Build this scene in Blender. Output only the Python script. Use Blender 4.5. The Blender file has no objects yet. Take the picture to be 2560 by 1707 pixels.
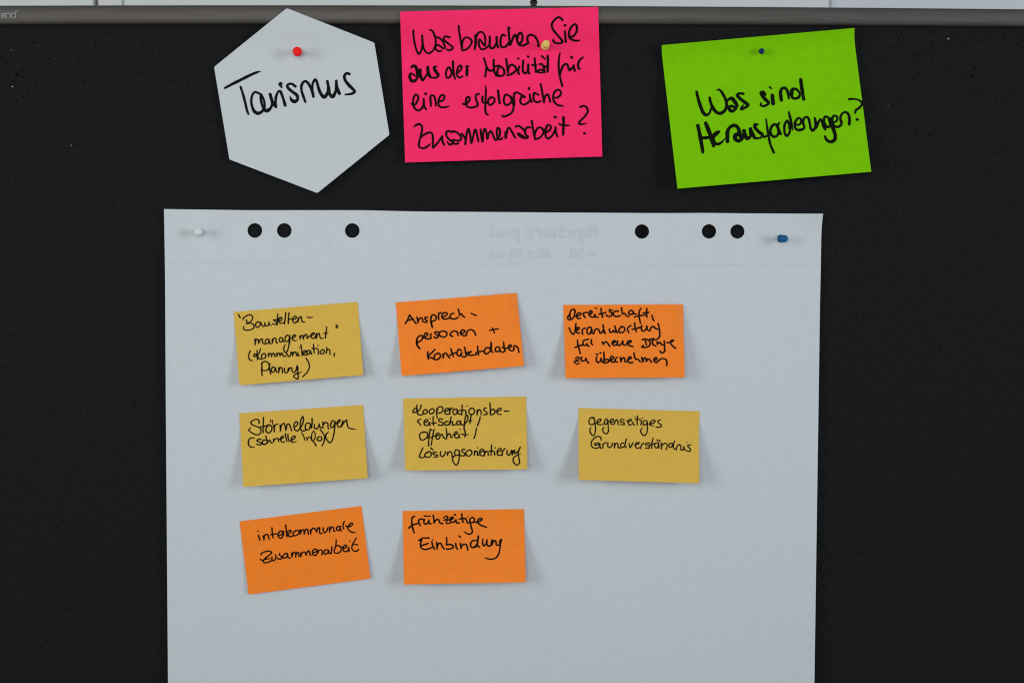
import bpy, bmesh, math, random
import numpy as np
from mathutils import Vector, Matrix, geometry

random.seed(7)
SC = bpy.context.scene
COL = SC.collection

# ------------------------------------------------------------------ camera
LENS, SENSOR, VIEW_W = 38.0, 36.0, 1.057          # VIEW_W: metres of board across the frame
DIST = VIEW_W * LENS / SENSOR
PITCH = math.radians(3.0)
LOOK = Vector((0.0, 0.0, 1.45))
FWD = Vector((0, math.cos(PITCH), -math.sin(PITCH)))
UP = Vector((0, math.sin(PITCH), math.cos(PITCH)))
EYE = LOOK - FWD * DIST
cam_d = bpy.data.cameras.new('camera')
cam = bpy.data.objects.new('camera', cam_d)
COL.objects.link(cam)
cam.location = EYE
cam.rotation_euler = (math.pi / 2 - PITCH, 0, 0)
cam_d.lens, cam_d.sensor_width = LENS, SENSOR
cam_d.clip_start, cam_d.clip_end = 0.05, 50
cam_d.dof.use_dof = True
cam_d.dof.focus_distance = DIST
cam_d.dof.aperture_fstop = 5.0
SC.camera = cam

# ------------------------------------------------------------------ light
world = bpy.data.worlds.new('World')
SC.world = world
world.use_nodes = True
bg = world.node_tree.nodes['Background']
bg.inputs['Color'].default_value = (0.90, 0.94, 1.0, 1)
bg.inputs['Strength'].default_value = 0.16


def area(name, loc, target, w, h, power, color, spread):
    d = bpy.data.lights.new(name, 'AREA')
    d.shape, d.size, d.size_y, d.energy, d.color = 'RECTANGLE', w, h, power, color
    d.spread = math.radians(spread)
    o = bpy.data.objects.new(name, d)
    COL.objects.link(o)
    o.location = loc
    o.rotation_euler = (Vector(target) - Vector(loc)).to_track_quat('-Z', 'Y').to_euler()
    return o


area('window_light', (2.55, -1.60, 1.78), (0.0, 0, 1.60), 0.85, 1.3, 21.8, (0.86, 0.93, 1.0), 125)
area('room_window_light', (-2.35, -1.40, 1.84), (-0.1, 0, 1.60), 1.1, 1.5, 16.2, (1.0, 1.0, 0.95), 125)
area('front_fill_light', (-0.25, -1.75, 1.75), (-0.05, 0, 1.60), 1.1, 0.9, 4.9, (1.0, 0.985, 0.975), 112)  # added soft lamp behind the camera; brightens the middle, edges fall off

SC.cycles.filter_width = 1.15
SC.view_settings.view_transform = 'Standard'
SC.view_settings.look = 'None'
SC.view_settings.exposure = 0.0
SC.view_settings.gamma = 1.0
SC.view_settings.use_curve_mapping = False


# ------------------------------------------------------------------ helpers
def rays(px):
    """directions for photograph pixels (n,2) of a 2560 x 1707 frame"""
    px = np.asarray(px, float).reshape(-1, 2)
    a = (px[:, 0] - 1280.0) / 2560.0 * SENSOR / LENS
    b = -(px[:, 1] - 853.5) / 2560.0 * SENSOR / LENS
    return np.stack([a, FWD.y + b * UP.y, FWD.z + b * UP.z], 1)


def place(px, h):
    """points on the board side at height h in front of the felt (felt at y = 0)"""
    d = rays(px)
    h = np.broadcast_to(np.asarray(h, float), (len(d),))
    t = (-h - EYE.y) / d[:, 1]
    return np.stack([EYE.x + d[:, 0] * t, -h, EYE.z + d[:, 2] * t], 1)


def one(x, y, h):
    return Vector(place([(x, y)], h)[0])


def link(name, verts, faces, mat, parent=None, origin=None, smooth=False, mats=None, fmat=None):
    me = bpy.data.meshes.new(name)
    v = np.asarray(verts, float)
    o = Vector(origin) if origin is not None else Vector((0, 0, 0))
    v = v - np.array(o)
    me.from_pydata([tuple(p) for p in v], [], [tuple(int(i) for i in f) for f in faces])
    for m in (mats or [mat]):
        me.materials.append(m)
    if fmat is not None:
        me.polygons.foreach_set('material_index', fmat)
    if smooth:
        me.polygons.foreach_set('use_smooth', [True] * len(me.polygons))
    me.update()
    if smooth:
        # keep the rim of a thin sheet from bending the shading of its face
        cnt = {}
        for p in me.polygons:
            for k in p.edge_keys:
                cnt[k] = cnt.get(k, 0) + 1
        for e in me.edges:
            if cnt.get(e.key, 0) == 1:
                e.use_edge_sharp = True
    ob = bpy.data.objects.new(name, me)
    COL.objects.link(ob)
    if parent is not None:
        ob.parent = parent
        ob.location = o - parent_loc(parent)
    else:
        ob.location = o
    return ob


def parent_loc(p):
    v = Vector(p.location)
    while p.parent:
        p = p.parent
        v += Vector(p.location)
    return v


def tag(o, label, cat, group=None, kind=None):
    o['label'], o['category'] = label, cat
    if group:
        o['group'] = group
    if kind:
        o['kind'] = kind
    return o


def thicken(ob, t):
    m = ob.modifiers.new('thickness', 'SOLIDIFY')
    m.thickness, m.offset = t, -1.0
    return ob


def mat(name, color, rough=0.8, var=0.03, vscale=60.0, bump=0.0, bscale=400.0, metal=0.0, spec=0.3,
        translucent=0.0, stretch=(1, 1, 1), detail=4.0, bdist=0.001, coat=0.0, col2=None, cover=None):
    m = bpy.data.materials.new(name)
    m.use_nodes = True
    nt = m.node_tree
    b = nt.nodes['Principled BSDF']
    out = nt.nodes['Material Output']
    b.inputs['Roughness'].default_value = rough
    b.inputs['Metallic'].default_value = metal
    b.inputs['Specular IOR Level'].default_value = spec
    b.inputs['Coat Weight'].default_value = coat
    tc = nt.nodes.new('ShaderNodeTexCoord')
    mp = nt.nodes.new('ShaderNodeMapping')
    mp.inputs['Scale'].default_value = stretch
    nt.links.new(tc.outputs['Object'], mp.inputs['Vector'])
    nz = nt.nodes.new('ShaderNodeTexNoise')
    nz.inputs['Scale'].default_value = vscale
    nz.inputs['Detail'].default_value = detail
    nt.links.new(mp.outputs['Vector'], nz.inputs['Vector'])
    rp = nt.nodes.new('ShaderNodeValToRGB')
    c = color
    lo = tuple(max(0, x * (1 - var)) for x in c)
    hi = tuple(min(1, x * (1 + var)) for x in (col2 or c))
    rp.color_ramp.elements[0].position, rp.color_ramp.elements[1].position = 0.3, 0.7
    rp.color_ramp.elements[0].color = (*lo, 1)
    rp.color_ramp.elements[1].color = (*hi, 1)
    nt.links.new(nz.outputs['Fac'], rp.inputs['Fac'])
    nt.links.new(rp.outputs['Color'], b.inputs['Base Color'])
    if bump:
        n2 = nt.nodes.new('ShaderNodeTexNoise')
        n2.inputs['Scale'].default_value = bscale
        n2.inputs['Detail'].default_value = 5.0
        nt.links.new(mp.outputs['Vector'], n2.inputs['Vector'])
        bp = nt.nodes.new('ShaderNodeBump')
        bp.inputs['Strength'].default_value = bump
        bp.inputs['Distance'].default_value = bdist
        nt.links.new(n2.outputs['Fac'], bp.inputs['Height'])
        nt.links.new(bp.outputs['Normal'], b.inputs['Normal'])
    if translucent:
        tr = nt.nodes.new('ShaderNodeBsdfTranslucent')
        nt.links.new(rp.outputs['Color'], tr.inputs['Color'])
        mx = nt.nodes.new('ShaderNodeMixShader')
        mx.inputs['Fac'].default_value = translucent
        nt.links.new(b.outputs['BSDF'], mx.inputs[1])
        nt.links.new(tr.outputs['BSDF'], mx.inputs[2])
        nt.links.new(mx.outputs['Shader'], out.inputs['Surface'])
    if cover:
        # dry marker: fine streaks let a little of the paper through
        tp = nt.nodes.new('ShaderNodeBsdfTransparent')
        n3 = nt.nodes.new('ShaderNodeTexNoise')
        n3.inputs['Scale'].default_value = 900
        n3.inputs['Detail'].default_value = 3
        nt.links.new(mp.outputs['Vector'], n3.inputs['Vector'])
        mr = nt.nodes.new('ShaderNodeMapRange')
        mr.inputs['From Min'].default_value, mr.inputs['From Max'].default_value = 0.3, 0.75
        mr.inputs['To Min'].default_value, mr.inputs['To Max'].default_value = 0.0, cover
        nt.links.new(n3.outputs['Fac'], mr.inputs['Value'])
        mx = nt.nodes.new('ShaderNodeMixShader')
        nt.links.new(mr.outputs['Result'], mx.inputs['Fac'])
        nt.links.new(b.outputs['BSDF'], mx.inputs[1])
        nt.links.new(tp.outputs['BSDF'], mx.inputs[2])
        nt.links.new(mx.outputs['Shader'], out.inputs['Surface'])
    return m


# colours of the papers (real albedo)
C_SHEET = (0.520, 0.567, 0.597)
C_HEX = (0.480, 0.522, 0.535)
C_PINK = (0.86, 0.026, 0.130)
C_GREEN = (0.166, 0.484, 0.002)
C_YEL = (0.740, 0.490, 0.082)
C_ORA = (0.965, 0.258, 0.022)

M_FELT = mat('felt_black', (0.0079, 0.0084, 0.0094), 0.95, 0.34, 300, 0.5, 800, spec=0.12, detail=6, stretch=(2.2, 1, 0.5))
M_HOLE = mat('pin_hole_dark', (0.0032, 0.0032, 0.0034), 1.0, 0.1, spec=0.0)
M_LINT = mat('lint_white', (0.3, 0.3, 0.3), 0.9, 0.1)
M_RAIL = mat('rail_metal', (0.072, 0.065, 0.058), 0.5, 0.10, 500, 0.10, 900, metal=0.2, spec=0.4,
             stretch=(0.03, 1, 1))
M_SHEET = mat('flipchart_paper', C_SHEET, 0.85, 0.022, 130, 0.10, 220, spec=0.15, translucent=0.06, detail=6)
M_PRINT = mat('faint_print', tuple(x * 0.88 for x in C_SHEET), 0.85, 0.05, 200, spec=0.15)
M_PERF = mat('perforation', tuple(x * 0.84 for x in C_SHEET), 0.9, 0.10, 300, spec=0.1)
M_HEX = mat('white_card', C_HEX, 0.75, 0.012, 60, 0.05, 300, spec=0.2)
M_PINK = mat('pink_card', C_PINK, 0.8, 0.05, 90, 0.06, 500, spec=0.05, detail=6)
M_GREEN = mat('green_card', C_GREEN, 0.8, 0.04, 90, 0.06, 500, spec=0.03, detail=6)
M_YEL = mat('yellow_note', C_YEL, 0.6, 0.025, 100, 0.05, 500, spec=0.10, translucent=0.22, detail=6)
M_ORA = mat('orange_note', C_ORA, 0.5, 0.035, 100, 0.05, 500, spec=0.14, translucent=0.22, detail=6)
M_WALL = mat('white_lacquer', (0.60, 0.63, 0.64), 0.5, 0.01, 3)
M_WALL2 = mat('white_lacquer_warm', (0.59, 0.62, 0.60), 0.5, 0.01, 3)
M_WALL3 = mat('white_lacquer_cool', (0.55, 0.585, 0.615), 0.5, 0.01, 3)
M_GAP = mat('dark_wood', (0.05, 0.04, 0.03), 0.7, 0.2, 20)


def ink(cardcol, cover=0.0):
    c = tuple(0.0024 + 0.004 * x for x in cardcol)
    return mat('marker_ink', c, 0.6, 0.25, 300, spec=0.04, cover=cover)


# ------------------------------------------------------------------ handwriting
def catmull(P):
    n = len(P)
    if n == 1:
        return P
    if n == 2:
        k = max(2, int(np.hypot(*(P[1] - P[0])[:2]) / 2) + 1)
        t = np.linspace(0, 1, k)[:, None]
        return P[0] * (1 - t) + P[1] * t
    Q = np.vstack([2 * P[0] - P[1], P, 2 * P[-1] - P[-2]])
    out = []
    for i in range(1, n):
        p0, p1, p2, p3 = Q[i - 1], Q[i], Q[i + 1], Q[i + 2]
        d = [max(1e-3, np.hypot(*(b - a)[:2])) ** 0.5 for a, b in ((p0, p1), (p1, p2), (p2, p3))]
        t0, t1 = 0.0, d[0]
        t2 = t1 + d[1]
        t3 = t2 + d[2]
        k = max(3, int(d[1] ** 2 / 1.0) + 1)
        t = np.linspace(t1, t2, k, endpoint=False)[:, None]
        A1 = (t1 - t) / (t1 - t0) * p0 + (t - t0) / (t1 - t0) * p1
        A2 = (t2 - t) / (t2 - t1) * p1 + (t - t1) / (t2 - t1) * p2
        A3 = (t3 - t) / (t3 - t2) * p2 + (t - t2) / (t3 - t2) * p3
        B1 = (t2 - t) / (t2 - t0) * A1 + (t - t0) / (t2 - t0) * A2
        B2 = (t3 - t) / (t3 - t1) * A2 + (t - t1) / (t3 - t1) * A3
        out.append((t2 - t) / (t2 - t1) * B1 + (t - t1) / (t2 - t1) * B2)
    out.append(P[-1:])
    return np.vstack(out)


def parse(block):
    """block: (ox, oy, scale, width, text) -> list of sampled strokes (x, y, w) in photograph pixels"""
    ox, oy, s, w0, text = block
    res = []
    for line in text.replace(';', '\n').splitlines():
        line = line.strip()
        if not line:
            continue
        last = None
        pieces = []
        for seg in line.split('|'):
            pts = []
            for tok in seg.split():
                f = [float(q) for q in tok.split(',')]
                pts.append((ox + f[0] / s, oy + f[1] / s, (f[2] if len(f) > 2 else w0) / s))
            if last is not None and math.hypot(last[0] - pts[0][0], last[1] - pts[0][1]) < 30:
                pts = [last] + pts if (last[0], last[1]) != pts[0][:2] else pts
            last = pts[-1]
            P = [pts[0]]
            for q in pts[1:]:
                if math.hypot(q[0] - P[-1][0], q[1] - P[-1][1]) > 0.05:
                    P.append(q)
            pieces.append(catmull(np.array(P)))
        res += pieces
    return res


def raster_mesh(strokes, step, bold):
    """union of the pen strokes as one clean mesh (marching squares over the distance to the pen path)"""
    allp = np.vstack(strokes)
    pad = allp[:, 2].max() + 2
    x0, y0 = allp[:, 0].min() - pad, allp[:, 1].min() - pad
    nx = int((allp[:, 0].max() + pad - x0) / step) + 2
    ny = int((allp[:, 1].max() + pad - y0) / step) + 2
    F = np.full((ny, nx), 9.0)
    rng = np.random.default_rng(3)
    for S in strokes:
        if len(S) == 1:
            S = np.vstack([S, S + [[0.3, 0.2, 0]]])
        # pressure varies a little along the stroke
        ph = rng.uniform(0, 6)
        arc = np.concatenate([[0], np.cumsum(np.hypot(*np.diff(S[:, :2], axis=0).T))])
        W = S[:, 2] * bold * (1 + 0.05 * np.sin(arc * 0.23 + ph) + 0.04 * np.sin(arc * 0.71 + 2 * ph))
        for a, b, wa, wb in zip(S[:-1], S[1:], W[:-1], W[1:]):
            r = max(wa, wb) / 2 + 2 * step
            i0 = max(0, int((min(a[0], b[0]) - r - x0) / step)); i1 = min(nx, int((max(a[0], b[0]) + r - x0) / step) + 2)
            j0 = max(0, int((min(a[1], b[1]) - r - y0) / step)); j1 = min(ny, int((max(a[1], b[1]) + r - y0) / step) + 2)
            X = x0 + np.arange(i0, i1) * step
            Y = (y0 + np.arange(j0, j1) * step)[:, None]
            dx, dy = b[0] - a[0], b[1] - a[1]
            L = dx * dx + dy * dy + 1e-9
            t = np.clip(((X - a[0]) * dx + (Y - a[1]) * dy) / L, 0, 1)
            d = np.hypot(X - a[0] - t * dx, Y - a[1] - t * dy) - (wa + (wb - wa) * t) / 2
            F[j0:j1, i0:i1] = np.minimum(F[j0:j1, i0:i1], d)
    verts, vid = [], {}

    def corner(i, j):
        k = (0, i, j)
        if k not in vid:
            vid[k] = len(verts); verts.append((x0 + i * step, y0 + j * step))
        return vid[k]

    def cut(i, j, i2, j2):
        k = (1,) + (min((i, j), (i2, j2)), max((i, j), (i2, j2)))
        if k not in vid:
            a, b = F[j, i], F[j2, i2]
            t = min(0.98, max(0.02, a / (a - b)))
            vid[k] = len(verts)
            verts.append((x0 + (i + (i2 - i) * t) * step, y0 + (j + (j2 - j) * t) * step))
        return vid[k]

    faces = []
    ins = F < 0
    cnt = ins[:-1, :-1].astype(int) + ins[:-1, 1:] + ins[1:, :-1] + ins[1:, 1:]
    for j, i in zip(*np.nonzero(cnt)):
        cs = [(i, j), (i + 1, j), (i + 1, j + 1), (i, j + 1)]
        poly = []
        for k in range(4):
            a, b = cs[k], cs[(k + 1) % 4]
            ia, ib = ins[a[1], a[0]], ins[b[1], b[0]]
            if ia:
                poly.append(corner(*a))
            if ia != ib:
                poly.append(cut(*a, *b))
        if len(poly) >= 3:
            faces.append(poly)
    return np.array(verts), faces


def write(parent, blocks, hfun, m, lift=0.00022, step=0.55, name='handwriting', bold=1.19):
    strokes = []
    for b in blocks:
        strokes += parse(b)
    v, f = raster_mesh(strokes, step, bold)
    w = place(v, hfun(v) + lift)
    return link(name, w, f, m, parent, origin=w.mean(0))


# ------------------------------------------------------------------ cards
def zoomed(ox, oy, s, pts):
    return np.array([(ox + x / s, oy + y / s) for x, y in pts])


class Quad:
    """a four-cornered paper seen at the given pixels, with a height profile h(u, v)"""

    def __init__(self, left, right, hfun):
        self.L, self.R, self.h = np.array(left), np.array(right), hfun

    @staticmethod
    def along(P, v):
        n = len(P) - 1
        if n == 1:
            t = v
        else:
            y = (P[:, 1] - P[0, 1]) / (P[-1, 1] - P[0, 1])
            return np.stack([np.interp(v, y, P[:, 0]), np.interp(v, y, P[:, 1])], -1)
        return P[0] + (P[1] - P[0]) * np.asarray(t)[..., None]

    def pix(self, u, v):
        a, b = self.along(self.L, v), self.along(self.R, v)
        return a + (b - a) * np.asarray(u)[..., None]

    def uv(self, px):
        px = np.asarray(px, float)
        lo, hi = np.full(len(px), -0.3), np.full(len(px), 1.3)
        for _ in range(40):
            mid = (lo + hi) / 2
            a, b = self.along2(self.L, mid), self.along2(self.R, mid)
            d = b - a
            c = d[:, 0] * (px[:, 1] - a[:, 1]) - d[:, 1] * (px[:, 0] - a[:, 0])
            lo = np.where(c > 0, mid, lo)
            hi = np.where(c > 0, hi, mid)
        v = (lo + hi) / 2
        a, b = self.along2(self.L, v), self.along2(self.R, v)
        d = b - a
        u = ((px - a) * d).sum(1) / (d * d).sum(1)
        return u, v

    def along2(self, P, v):
        return self.along(P, np.clip(v, -0.3, 1.3)) if len(P) == 2 else self.along(P, np.clip(v, 0, 1))

    def height(self, px):
        u, v = self.uv(px)
        return self.h(np.clip(u, 0, 1), np.clip(v, 0, 1), px)

    def build(self, name, m, thick=0.00018, nu=48, nv=32, notch=0.0):
        u, v = np.meshgrid(np.linspace(0, 1, nu + 1), np.linspace(0, 1, nv + 1))
        u, v = u.ravel(), v.ravel()
        px = self.pix(u, v)
        w = place(px, self.h(u, v, px))
        f = []
        for j in range(nv):
            for i in range(nu):
                a = j * (nu + 1) + i
                f.append((a, a + nu + 1, a + nu + 2, a + 1))
        ob = link(name, w, f, m, origin=w.mean(0), smooth=True)
        return thicken(ob, thick)


def cdt_paper(name, outline, holes, hfun, spacing, m, thick):
    """flat paper with an arbitrary outline and punched holes"""
    outline = np.array(outline)
    pts, edges = [], []

    def loop(P):
        s = len(pts)
        pts.extend([tuple(q) for q in P])
        n = len(P)
        edges.extend([(s + i, s + (i + 1) % n) for i in range(n)])

    dense = []
    for a, b in zip(outline, np.roll(outline, -1, 0)):
        k = max(1, int(np.hypot(*(b - a)) / spacing))
        dense += [a + (b - a) * t for t in np.linspace(0, 1, k, endpoint=False)]
    loop(dense)
    for cx, cy, r in holes:
        a = np.linspace(0, 2 * math.pi, 40, endpoint=False)
        loop(np.stack([cx + r * np.cos(a), cy + r * np.sin(a)], 1))
    x0, y0 = outline.min(0)
    x1, y1 = outline.max(0)
    for y in np.arange(y0 + spacing * .5, y1, spacing):
        for x in np.arange(x0 + spacing * .5, x1, spacing):
            pts.append((x + random.uniform(-.2, .2) * spacing, y + random.uniform(-.2, .2) * spacing))
    v, e, f, *_ = geometry.delaunay_2d_cdt([Vector(p) for p in pts], edges, [], 2, 1e-4)
    v = np.array([(q.x, q.y) for q in v])
    faces = []
    for t in f:
        c = v[list(t)].mean(0)
        if any((c[0] - hx) ** 2 + (c[1] - hy) ** 2 < (r * 0.985) ** 2 for hx, hy, r in holes):
            continue
        if not inside(c, outline):
            continue
        a, b, d = v[t[0]], v[t[1]], v[t[2]]
        if (b[0] - a[0]) * (d[1] - a[1]) - (b[1] - a[1]) * (d[0] - a[0]) > 0:
            t = tuple(reversed(t))
        faces.append(t)
    w = place(v, hfun(v))
    ob = link(name, w, faces, m, origin=w.mean(0), smooth=True)
    return thicken(ob, thick)


def inside(p, poly):
    c = False
    n = len(poly)
    for i in range(n):
        a, b = poly[i], poly[(i + 1) % n]
        if (a[1] > p[1]) != (b[1] > p[1]) and p[0] < (b[0] - a[0]) * (p[1] - a[1]) / (b[1] - a[1]) + a[0]:
            c = not c
    return c


# ------------------------------------------------------------------ wall of white cupboard fronts behind the board
def box(name, x0, x1, y0, y1, z0, z1, m, parent=None, bevel=0.0):
    bm = bmesh.new()
    bmesh.ops.create_cube(bm, size=1)
    for v in bm.verts:
        v.co = Vector(((v.co.x + .5) * (x1 - x0), (v.co.y + .5) * (y1 - y0), (v.co.z + .5) * (z1 - z0)))
    if bevel:
        bmesh.ops.bevel(bm, geom=bm.edges[:], offset=bevel, segments=2, affect='EDGES')
    me = bpy.data.meshes.new(name)
    bm.to_mesh(me)
    bm.free()
    me.materials.append(m)
    o = bpy.data.objects.new(name, me)
    COL.objects.link(o)
    base = Vector((x0, y0, z0))
    if parent:
        o.parent = parent
        o.location = base - parent_loc(parent)
    else:
        o.location = base
    return o


WY = 0.55


def wx(px, y=WY):
    return float(place([(px, 8)], -y)[0][0])


tag(box('cupboard_door', wx(-900), wx(233.5), WY, WY + .02, 0.1, 2.4, M_WALL2, bevel=.0012),
    'white cupboard door left of the dark gap, above the rail lettering', 'cupboard door', 'white fronts behind the board')
tag(box('cupboard_door', wx(244.5), wx(306), WY, WY + .02, 0.1, 2.4, M_WALL2, bevel=.0012),
    'narrow white strip just right of the dark vertical gap', 'cupboard door', 'white fronts behind the board')
tag(box('cupboard_door', wx(306.8), wx(2075.5), WY + .003, WY + .023, 0.1, 2.4, M_WALL, bevel=.0012),
    'widest white front behind the board, with the black pin before it', 'cupboard door', 'white fronts behind the board')
tag(box('cupboard_door', wx(2077), wx(3500), WY + .010, WY + .030, 0.1, 2.4, M_WALL3, bevel=.003),
    'bluish white front at the right, beyond the thin grey joint', 'cupboard door', 'white fronts behind the board')
tag(box('wall', wx(-950), wx(3600), WY + .045, WY + .09, 0.0, 2.6, M_GAP), 'dark backing seen only through the gap between white fronts',
    'wall', kind='structure')

# ------------------------------------------------------------------ pinboard
RAIL_TOP = ([0, 320, 640, 1300, 1900, 2560], [16.0, 14.8, 14.2, 15.5, 19.6, 24.4])
RAIL_BOT = ([0, 320, 640, 1300, 1900, 2560], [63.4, 62.4, 62.0, 61.8, 64.6, 68.6])


def smooth_interp(x, tab):
    c = np.polyfit(tab[0], tab[1], 2)
    return np.polyval(c, x)


board = bpy.data.objects.new('pinboard', None)
COL.objects.link(board)
board.location = (0, 0, 0.25)
tag(board, 'black felt pinboard with a grey metal rail along its top', 'pinboard')

top_z = one(1280, 40, 0).z
nxs, nzs = 60, 70
# felt panel: front sheet with pin holes and specks of lint, plus its thickness
fv, ff, fm = [], [], []
FW = 0.60


def add_quad(P, k):
    s = len(fv)
    fv.extend(P)
    ff.append(tuple(range(s, s + len(P))))
    fm.append(k)


y0, y1, zb = 0.0, 0.016, 0.30
add_quad([(-FW, y0, zb), (FW, y0, zb), (FW, y0, top_z), (-FW, y0, top_z)], 0)
add_quad([(FW, y1, zb), (-FW, y1, zb), (-FW, y1, top_z), (FW, y1, top_z)], 0)
add_quad([(-FW, y1, zb), (-FW, y0, zb), (-FW, y0, top_z), (-FW, y1, top_z)], 0)
add_quad([(FW, y0, zb), (FW, y1, zb), (FW, y1, top_z), (FW, y0, top_z)], 0)
add_quad([(-FW, y1, zb), (FW, y1, zb), (FW, y0, zb), (-FW, y0, zb)], 0)


def speck(x, y, r, k, squash=1.0):
    c = one(x, y, 0.00025)
    rr = r / 2422.0
    a0 = random.uniform(0, 3)
    add_quad([(c.x + rr * math.cos(a0 + i * math.pi / 5), c.y, c.z + squash * rr * math.sin(a0 + i * math.pi / 5))
              for i in range(10)], k)


HOLES_L = """26,408,12 378,256,12 198,272,8 300,436,9 560,437,12 652,497,9 895,452,8 913,318,8 1060,287,10 1122,222,9 246,567,10
188,610,11 186,635,8 264,645,10 145,688,8 410,683,8 411,752,8 307,826,10 262,867,10 1468,320,8 1422,328,7 1600,250,9 1943,264,11
1985,258,7 2155,428,8 1660,466,8 1437,632,8 1883,690,10 2093,734,11 1355,804,8 1310,968,7 1638,1220,8 865,636,7 948,696,7
700,446,7 68,492,9 92,636,7 198,770,8 490,578,6 452,1235,6"""
for t in HOLES_L.split():
    x, y, r = map(float, t.split(','))
    speck(x / 4.48, 50 + y / 4.48, r / 4.48 * 0.9, 1, 1.3)
HOLES_R = """772,390,9 755,415,6 935,358,7 1090,430,8 1128,488,7 966,542,7 968,600,9 1090,592,8 1400,438,7 1640,377,8 1802,362,10
1932,427,9 1360,392,6 1695,573,6 1520,670,8 1425,741,8 1490,745,8 948,733,7 915,770,7 1548,918,8 1864,914,7 1840,1012,7
1714,986,7 938,1306,9 1070,1325,9 395,428,7 434,456,7 1390,1485,6 1958,328,6 1240,412,6"""
for t in HOLES_R.split():
    x, y, r = map(float, t.split(','))
    speck(2050 + x / 3.92, y / 3.92, r / 3.92 * 0.9, 1, 1.2)
for _ in range(70):
    x = random.choice([random.uniform(0, 400), random.uniform(2060, 2560), random.uniform(0, 2560)])
    y = 80 + 1600 * random.random() ** 1.8
    speck(x, y, random.uniform(0.9, 1.7), 1)
for x, y, r in ((28.5, 126, 1.1), (31, 217, 2.0), (178, 364, 1.5), (2371, 97.5, 2.3), (368, 121, 0.7), (2220, 264, 0.7)):
    speck(x, y, r, 2, 0.8)
link('felt_panel', fv, ff, None, board, origin=(0, 0, zb), mats=[M_FELT, M_HOLE, M_LINT], fmat=fm)

# top rail: rounded profile swept along the upper edge
RAIL_H = 0.009
prof = []
for k in range(25):
    a = math.pi * k / 24.0
    # superellipse bulge: flat-ish crown with rolled edges
    s, c = math.sin(a), -math.cos(a)
    prof.append((0.5 + 0.5 * (abs(c) ** 0.85) * (1 if c > 0 else -1), 0.76 * s ** 0.22 + 0.24 * s ** 1.2))
xs = np.linspace(-180, 2740, 80)
rv, rf = [], []
for x in xs:
    yt, yb = smooth_interp(x, RAIL_TOP), smooth_interp(x, RAIL_BOT)
    A, B = place([(x, yt)], RAIL_H * .45)[0], place([(x, yb)], RAIL_H * .25)[0]
    for t, s in prof:
        P = A + (B - A) * t
        rv.append((P[0], -0.0006 - RAIL_H * s, P[2]))
    rv.append((B[0], 0.018, B[2] + .001))
    rv.append((A[0], 0.018, A[2] - .0004))
n = len(prof) + 2
for i in range(len(xs) - 1):
    for k in range(n):
        a, b = i * n + k, i * n + (k + 1) % n
        rf.append((a, b, b + n, a + n))
rf.append(tuple(range(n))[::-1])
rf.append(tuple((len(xs) - 1) * n + k for k in range(n)))
rail = link('top_rail', rv, rf, M_RAIL, board, origin=one(1280, 40, 0.005), smooth=True)
LOGO = [(0, 0, 3.675, 8.5, """-4,105 -4,163
13,127 40,126 46,135 46,163 | 46,163 16,163 10,155 14,145 46,144
60,163 60,126 | 60,126 86,126 93,134 93,163
141,163 110,163 104,154 104,135 110,126 141,126
143,104 143,163
150,105 157,105""")]
M_LOGO = mat('rail_lettering', (0.20, 0.215, 0.215), 0.6, 0.05)


def rail_h(px):
    px = np.asarray(px)
    yt, yb = smooth_interp(px[:, 0], RAIL_TOP), smooth_interp(px[:, 0], RAIL_BOT)
    t = np.clip((px[:, 1] - yt) / (yb - yt), 0.02, 0.98)
    c = (t - .5) * 2
    s = np.sqrt(np.clip(1 - np.abs(c) ** (2 / 0.85), 0, 1))
    return 0.0006 + RAIL_H * (0.76 * s ** 0.24 + 0.24 * s ** 1.2)


write(rail, LOGO, rail_h, M_LOGO, lift=0.0003, name='lettering')


# ------------------------------------------------------------------ flipchart sheet
def gauss(px, cx, cy, sx, sy):
    return np.exp(-((px[:, 0] - cx) / sx) ** 2 - ((px[:, 1] - cy) / sy) ** 2)


def sheet_h(px):
    px = np.asarray(px, float).reshape(-1, 2)
    x, y = px[:, 0], px[:, 1]
    h = 0.0045 + 0.0035 * np.clip((y - 600) / 1100, 0, 1) ** 1.2
    h = h + 0.0018 * np.sin(x * 0.0052 + 0.6) * np.exp(-((y - 560) / 260) ** 2)
    h = h + 0.0009 * np.sin(x * 0.0031 + y * 0.0024) + 0.0005 * np.sin(x * 0.009 - y * 0.004 + 1)
    h = h - 0.0034 * gauss(px, 496, 580, 110, 90) - 0.0034 * gauss(px, 1952, 597, 110, 90)
    h = h + 0.0060 * gauss(px, 2070, 515, 60, 50)
    h = h + 0.0015 * gauss(px, 1960, 690, 160, 60)
    return np.maximum(h, 0.0012)


def hz(ox, oy, s, t):
    return [tuple(q) for q in zoomed(ox, oy, s, t)]


sheet_out = (hz(400, 500, 2.8, [(28, 64), (200, 66.5), (380, 69), (600, 72), (1000, 72), (1400, 72), (1500, 74), (1700, 79), (1900, 82)])
             + hz(1200, 500, 2.6727, [(110, 81), (500, 84), (1000, 87), (1130, 88), (1300, 88), (1500, 87), (1800, 90), (2293, 92.5)])
             + hz(1200, 500, 2.6727, [(2288, 130), (2283, 190), (2280, 260), (2278, 400)])
             + [(2050, 760), (2045, 1100), (2036, 1707), (2021, 2890), (431, 2890), (420, 1707), (414.5, 1000), (412.8, 700), (411.3, 600)])
PUNCH = [(637.1, 576.4, 18.3), (710.7, 576.4, 18.3), (880.7, 576.6, 18.3), (1604.8, 578.9, 17.9), (1772.4, 578.6, 17.9), (1843.5, 578.9, 17.7)]
sheet = cdt_paper('flipchart_sheet', sheet_out, PUNCH, sheet_h, 15, M_SHEET, 0.00016)
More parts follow.
